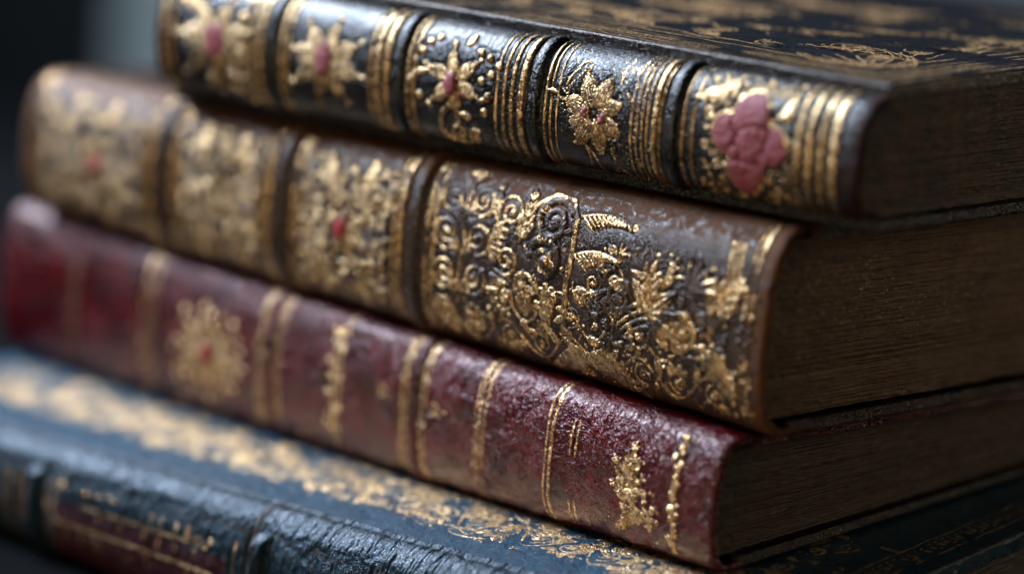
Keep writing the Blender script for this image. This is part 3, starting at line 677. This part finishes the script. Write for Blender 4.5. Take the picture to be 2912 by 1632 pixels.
# ------------------------------------------------------------------ 3. red morocco book
def build_red():
    b = 'red'; B = BOOKS[b]
    root = book(b, 'deep red crackled leather book with thin gold bands, between the brown and the blue book')
    M = leather('red_leather', (.022, .0006, .0020), (.100, .0016, .0050), (.075, .004, .006), .27, 1.35, .065, scuff=.08, tint=(.95, .80, .88), goldrub=.38, inlay=(.20, .015, .03), spec=.6)
    cv = spine_canvas(b); U, V = cv.U, cv.V; H = np.zeros((len(U), len(V)))
    for u in (16.6, 10.6):
        for d, w in ((-.48, .03), (-.34, .022), (-.26, .02), (.26, .022), (.38, .032), (.48, .02)): cv.fillet(u + d, w)
    for u, w in ((22.45, .04), (22.2, .03), (22.0, .02), (8.18, .024), (8.06, .03), (7.93, .022), (7.84, .018), (5.62, .026), (5.44, .045)): cv.fillet(u, w)
    for u in (4.78, 4.6): cv.fillet(u, .03, v0=.25, v1=1.15); cv.fillet(u - .05, .03, v0=-1.75, v1=-1.0)
    cv.fillet(13.75, .085, v0=-1.6, v1=1.5, hk=.3); cv.fillet(13.55, .03)
    cv.cur = 11
    for k in range(12): cv.dot((13.75 + .22 * (-1) ** k, -1.2 + .24 * k), .075)
    for k in range(7): cv.petal((13.75, -1.1 + .4 * k), .5 + 2.1 * (k % 2), .4, .09, 0)
    cv.cur = 12                                                # big gilt flower
    c = (19.35, -.2)
    cv.lacy(c, 1.05, 10, .1, 1.4)
    for k in range(40):
        a = k * 2.4; r = .3 + .9 * math.sqrt(k / 40); cv.dot((c[0] + r * math.cos(a) * 1.45, c[1] + r * math.sin(a) * 1.08), rng.uniform(.06, .13), 1.3)
    blob(cv, c, .2, .12, 'red', 1.6)
    cv.cur = 13                                                # spray of leaves near the front end
    for k, (du, dv_, a, ln) in enumerate(((0, 0, 1.4, .95), (.15, -.1, 2.3, .8), (-.1, -.1, .6, .8), (.3, -.4, 3.0, .7), (-.3, -.4, .1, .8), (-.5, -.7, -.5, .8), (-.1, -.7, -1.2, .7), (.2, -.6, 3.7, .5))):
        cv.acanthus((2.75 + du, dv_), a, ln, (-1) ** k * .25, 5, .085)
    cv.lacy((2.65, -.1), .42, 6, .28); cv.lacy((2.1, -.75), .34, 6, .28)
    for k in range(26): cv.dot((2.55 + rng.normal(0, .38), -.35 + rng.normal(0, .5)), rng.uniform(.025, .06), 1.2)
    cv.stroke([(2.75, -.1), (2.65, .5), (2.7, 1.0)], .05, .06)
    cv.cur = 14
    for k in range(24): cv.dot((1.25 + rng.normal(0, .06), -1.6 + .14 * k), rng.uniform(.06, .13), 1.0)
    cv.cur = 15
    for c0 in ((9.75, .22), (11.85, .3)): cv.spiral(c0, .2, 1.3, 1, 1, .035); [cv.dot((c0[0] - .3 + rng.normal(0, .1), c0[1] - .08 + rng.normal(0, .06)), .035) for _ in range(7)]
    cv.cur = 0
    for k in range(10): cv.dot((26.0 + rng.normal(0, .14), 1.1 - .24 * k), .1, amt=.36)
    cv.fillet(25.9, .1, amt=.33, v0=-1.4, v1=1.3)
    n1 = fbm(U, V, 1.1, .55, 51, 4); n2 = fbm(U, V, .5, .35, 61, 4)
    crack = np.exp(-(np.abs(n1 - .5) / .012) ** 2) * smooth(.42, .62, fbm(U, V, 2.6, 1.6, 71)) + .6 * np.exp(-(np.abs(n2 - .5) / .018) ** 2) * smooth(.45, .65, fbm(U, V, 3., 1.6, 72))
    folds = np.abs(fbm(U, V, .22, .7, 81, 3) - .5) * 2
    H += cv.h + .05 * (n1 - .5) + .022 * crack * (1 - 2 * (n2 > .5)) + .06 * folds * smooth(.1, .9, V)[None] * smooth(2.4, 1.4, V)[None] + .035 * (fbm(U, V, .3, .25, 83, 3) - .5)
    H += .05 * np.exp(-((V - 1.75) / .22) ** 2)[None] * fbm(U, V, .35, .3, 85, 3)
    for k, u in enumerate((16.6, 10.6)): band(cv, H, u, .15, .05, k + 1)
    for d in (u for u in ()): pass
    endw = np.exp(-(U / .3) ** 2) + np.exp(-((B['L'] - U) / .3) ** 2)
    cv.wear = np.maximum(cv.wear, (endw[:, None] * .8 + .55 * crack + .45 * np.exp(-((V - 1.85) / .25) ** 2)[None]).clip(0, 1))
    cv.gold = np.maximum(cv.gold, .55 * crack * smooth(9.5, 8.5, U)[:, None] * smooth(5.5, 6.2, U)[:, None] * smooth(.5, .62, n2))
    P, pad = spine_surface(b, cv, H)
    idx = pad(cv.lab.astype(float)); lab = np.where(np.abs(idx - np.round(idx)) < 1e-6, np.round(idx), 0).astype(int)
    names = {0: 'spine', 1: 'raised_band', 2: 'raised_band', 11: 'gilt_ornament', 12: 'flower_ornament', 13: 'leaf_ornament', 14: 'gilt_ornament', 15: 'scroll_ornament'}
    grid_parts(P, {'gold': pad(cv.gold), 'red': pad(cv.red), 'wear': pad(cv.wear, .6)}, lab, names, M, root)
    y0 = B['J'] + B['ext'] - .08
    def cover(c):
        for d, w in ((.25, .03), (.45, .018)): c.stroke([(d, d), (c.U[-1], d)], w, hk=.3); c.stroke([(d, d), (d, c.V[-1])], w, hk=.3)
        for k in range(24): c.acanthus((.9 + k * .8, .5), .3, .6, .2, 3, .12)
        roll_marks(c, 2.4, 3.3, 14, .35, 16, .6)
    board(b, True, 'front_board', M, root, y0, .30, (.03, 6, .15), (.03, 6, .2), cover, rug=.008, seed=14)
    MB = leather('dark_leather', (.010, .009, .010), (.02, .016, .015), (.06, .03, .015), .42, 1.0, .06, goldrub=.4)
    board(b, False, 'back_board', MB, root, y0 - .2, .36, (.03, .4, .5), (.03, 6, .5), lambda c: (roll_marks(c, 2.4, 4.3, 15, .42, 17, .8)), seed=15)
    pages(b, paper('old_page_edges', (.014, .009, .005), (.070, .043, .021), (.040, .02, .008), (.13, .10, .07)), root, .34, seed=61, wave=.03)
    headband(b, plain('old_silk', (.06, .03, .012), (.2, .11, .05), 900, .7), root, .4)

# ------------------------------------------------------------------ 4. blue book at the bottom
def build_blue():
    b = 'blue'; B = BOOKS[b]
    root = book(b, 'worn blue book with gold leaf-work cover and maroon spine label, lowest in the stack')
    M = leather('blue_leather', (.004, .014, .028), (.010, .032, .056), (.050, .030, .022), .47, 1.7, .07, tint=(.48, .74, 1.0), scuff=.7, goldrub=.42, inlay=(.024, .0025, .004), spec=.38, redmatt=0.)
    MC = leather('blue_cover_leather', (.004, .032, .066), (.010, .054, .098), (.085, .042, .022), .5, 1.3, .06, tint=(.6, .85, 1.0), rubbed=.3, goldrub=.42, gold=(.92, .68, .38), gold2=(.60, .36, .14), spec=.3)
    cv = spine_canvas(b); U, V = cv.U, cv.V; H = np.zeros((len(U), len(V)))
    for u, w in ((23.35, .03), (23.55, .04), (24.35, .05), (24.55, .03), (25.0, .05), (25.2, .03), (15.85, .03)): cv.fillet(u, w, amt=.75, v1=.95)
    # label of maroon leather pasted on the spine
    lu = smooth(16.0, 16.12, U) * smooth(23.2, 23.05, U); lv = smooth(-2.0, -1.9, V) * smooth(.50, .25, V + .12 * (fbm(U[:1], V, 1, .4, 4)[0] - .5))
    lab_m = lu[:, None] * lv[None]; ragged = smooth(.32, .52, fbm(U, V, .5, .4, 91) + .35 * (lab_m - .5) + .12)
    cv.red = (lab_m * ragged).astype(np.float32); cv.lab[lab_m > .5] = 11
    cv.cur = 12
    cv.rule(.50, .035, 17.1, 21.9, slope=-.01); cv.rule(-.28, .05, 16.6, 23.0, slope=-.012)
    for u in (21.2, 20.3, 19.3, 18.75, 18.05, 17.3): cv.fillet(u, .035, v0=-.05 + .12 * math.sin(u * 3), v1=.30)
    for u in (19.1, 18.7, 18.1, 17.65): cv.fillet(u, .04, v0=.62, v1=.95)
    for u in (22.5, 21.9, 19.9, 19.2, 17.6, 17.2): cv.fillet(u, .03, v0=-.9, v1=-.42)
    for k in range(26): cv.dot((22.9 - rng.uniform(0, 1) ** 2 * 2.5, .95 + rng.normal(0, .06)), rng.uniform(.03, .06), 1.2)
    cv.spiral((21.3, -.8), .3, 1.4, 0, 1, .03); cv.rinceau(16.6, 22.5, -1.9, -.9, 160, .08, .35); cv.rinceau(16.4, 17.4, .2, .9, 30, .06, .2)
    cv.cur = 13
    for c, r in (((13.3, -.35), .4), ((13.0, -.9), .4)): blob(cv, c, r, .1, 'red', .9)
    cv.flower((13.2, -.35), .6, 6, .3, 1.5); cv.cur = 14
    for c, r in (((12.2, -.3), .45), ((11.0, -.6), .4)): blob(cv, c, r, .1, 'red', .9)
    cv.flower((11.9, -.4), .6, 6, .3, 1.5); cv.cur = 0; cv.rinceau(8, 14.1, -1.6, .2, 260, .07, .35)
    for k in range(16): cv.dot((23.0 + .06 * (k % 2), 1.2 - .2 * k), .05)
    cv.cur = 0
    wr = np.abs(fbm(U, V, .17, .9, 101, 3) - .5) * 2
    H += cv.h * .8 + .085 * wr * smooth(-.9, .4, V)[None] + .06 * (fbm(U, V, 1.2, .8, 103) - .5) + .04 * (fbm(U, V, .25, .25, 105, 3) - .5)
    y, z, s = profile(b); yy = np.interp(V, s, y); top = (V > 0)
    sh = V[np.argmin(np.abs(yy - .30) + 9 * ~top)]; gr = V[np.argmin(np.abs(yy - 1.02) + 9 * ~top)]
    H += (.08 * np.exp(-((V - sh) / .22) ** 2) * 1.0)[None] * fbm(U, V, .5, .35, 107, 3) - (.07 * np.exp(-((V - gr) / .14) ** 2))[None] + .05 * np.exp(-((V - sh) / .5) ** 2)[None] * (fbm(U, V, .14, .14, 109, 2) - .5)
    for k, u in enumerate((15.05, 23.95)): band(cv, H, u, .25, .17, k + 1, 1.45)
    cv.wear = np.maximum(cv.wear, (1.0 * np.exp(-((U - 15.3) / .18) ** 2)[:, None] * np.ones(len(V))[None] + .7 * np.exp(-((V - sh + .25) / .12) ** 2)[None] * (fbm(U, V, .6, .3, 111) > .5) + .8 * np.exp(-(U / .4) ** 2)[:, None]).clip(0, 1))
    P, pad = spine_surface(b, cv, H)
    idx = pad(cv.lab.astype(float)); lab = np.where(np.abs(idx - np.round(idx)) < 1e-6, np.round(idx), 0).astype(int)
    names = {0: 'spine', 1: 'raised_band', 2: 'raised_band', 11: 'title_label', 12: 'gilt_ornament', 13: 'flower_ornament', 14: 'flower_ornament'}
    grid_parts(P, {'gold': pad(cv.gold), 'red': pad(cv.red), 'wear': pad(cv.wear, 1.8)}, lab, names, M, root)
    def cover(c):
        L, Y = c.U[-1], c.V[-1]
        # broad gilt border of leaves, flowers and stems running along the joint
        vine(c, .6, 32, 2.05, .62, 30, .030, .2, .5); vine(c, 1.0, 32, 3.3, .5, 34, .028, 1., .4)
        for k in range(90):                                    # long tooled stems and blades between the leaves
            u = rng.uniform(.5, 31); v = rng.uniform(1.0, 3.6)
            c.curve((u, v), (u + rng.uniform(.5, 1.4), v + rng.uniform(-.35, .35)), rng.uniform(-.3, .3), .035, .018)
        for k in range(40):
            u = .7 + k * .8; c.flower((u, 2.6 + .3 * math.sin(k * 2.1)), .38, 6, .22, 3.5, k)
        c.rinceau(.4, 32, 1.1, 4.2, 600, .05, .26, kinds=(0, 1, 2, 4), fine=.8); c.rinceau(.4, 32, 4.0, 7.5, 240, .1, .5, kinds=(0, 1, 2)); c.specks(.4, 32, .9, 4.2, 500, .015, .04)
        for d, w in ((.55, .03), (1.3, .03)): c.stroke([(d, .3), (d, Y)], w, hk=.3)
        for k in range(60):
            q = 1.2 + k * .2; c.stroke([(.72, q), (.92 + .06 * (k % 3), q + .1), (1.14, q - .02)], .02, hk=.3); c.stroke([(.8, q + .1), (1.0, q + .02)], .014, hk=.3)
        c.gold *= .22 + .78 * smooth(.31, .44, fbm(c.U, c.V, 1.0, .6, 97, 4))
    board(b, True, 'front_board', MC, root, B['J'] + B['ext'] - .1, .34, (.022, 20, .05), (.022, 5, .12), cover, rug=.022, seed=16)
    board(b, False, 'back_board', M, root, B['J'] + .4, .34, (.04, .4, .5), (.04, 2, .5), None, seed=17)
    pages(b, paper('grey_page_edges', (.03, .022, .016), (.09, .07, .05), (.05, .03, .02), (.2, .17, .14)), root, .36, seed=81, wave=.03)
    headband(b, plain('blue_silk', (.01, .02, .05), (.05, .06, .12), 900, .7), root, .4)

build_black(); build_brown(); build_red(); build_blue()

# ------------------------------------------------------------------ surface and background
def slab(name, x0, x1, y0, y1, z0, z1, mat, n=1):
    V = np.array([(x, y, z) for x in (x0, x1) for y in (y0, y1) for z in (z0, z1)], float)
    F = np.array([(0, 1, 3, 2), (4, 6, 7, 5), (0, 4, 5, 1), (2, 3, 7, 6), (0, 2, 6, 4), (1, 5, 7, 3)])
    o = raw_mesh(name, V, F, mat, None); o.data.polygons.foreach_set('use_smooth', np.zeros(6, bool))
    bv = o.modifiers.new('edge', 'BEVEL'); bv.width = .004; bv.segments = 2
    o['kind'] = 'structure'; return o
slab('table_surface', -95, 80, 25, 150, -4, 0, plain('dark_wood', (.003, .004, .005), (.007, .008, .009), 9, .9, 0))
slab('wall', -120, 130, 235, 240, -90, 170, plain('grey_plaster', (.20, .235, .255), (.24, .27, .29), 2.5, .9, .1))
slab('wall_panel', -130, -31.5, 195, 199, -90, 170, plain('dark_panel', (.004, .006, .008), (.008, .011, .013), 5, .8, .1))

# ------------------------------------------------------------------ light
def area(name, loc, aim, size, power, col, sy=None):
    d = bpy.data.lights.new(name, 'AREA'); d.energy = power; d.color = col; d.shape = 'RECTANGLE'; d.size = size * S; d.size_y = (sy or size) * S
    o = bpy.data.objects.new(name, d); C.objects.link(o); o.location = Vector(loc) * S
    o.rotation_euler = (Vector(aim) - Vector(loc)).to_track_quat('-Z', 'Y').to_euler(); return o
area('window_light', (-66, 104, 72), (-4, 68, 14), 54, 36, (.83, .89, 1.0), 38)
area('warm_light', (-34, 14, 8), (0, 64, 10), 40, 1.4, (1.0, .68, .38), 20)
area('side_light', (74, 74, 27), (12, 66, 16), 30, .85, (1.0, .80, .56), 24)
area('hidden_wall_fill', (-6, 215, -4), (-16, 236, -2), 14, 1.6, (.78, .93, 1.0))  # added lamp, hidden behind the stack, to brighten a patch of wall
w = bpy.data.worlds.new('World'); bpy.context.scene.world = w; w.use_nodes = True
w.node_tree.nodes['Background'].inputs[0].default_value = (.055, .06, .07, 1); w.node_tree.nodes['Background'].inputs[1].default_value = .05

# ------------------------------------------------------------------ camera
cam = bpy.data.cameras.new('camera'); co = bpy.data.objects.new('camera', cam); C.objects.link(co)
p, r = math.radians(11.747), math.radians(5.126)
fw = Vector((0, math.cos(p), -math.sin(p))); up0 = Vector((0, math.sin(p), math.cos(p))); rt0 = Vector((1, 0, 0))
rt = rt0 * math.cos(r) + up0 * math.sin(r); up = up0 * math.cos(r) - rt0 * math.sin(r)
co.matrix_world = Matrix(((rt.x, up.x, -fw.x, 0), (rt.y, up.y, -fw.y, 0), (rt.z, up.z, -fw.z, ZOFF * S), (0, 0, 0, 1)))
cam.sensor_width = 36; cam.lens = 36 * 6673.4 / 2576; cam.clip_start = .01; cam.clip_end = 50
cam.dof.use_dof = True; cam.dof.focus_distance = .645; cam.dof.aperture_fstop = 3.3
sc = bpy.context.scene; sc.camera = co
sc.view_settings.view_transform = 'Standard'; sc.view_settings.look = 'None'; sc.view_settings.exposure = 0; sc.view_settings.gamma = 1
sc.render.engine = 'CYCLES'; sc.cycles.max_bounces = 6; sc.cycles.sample_clamp_indirect = 6
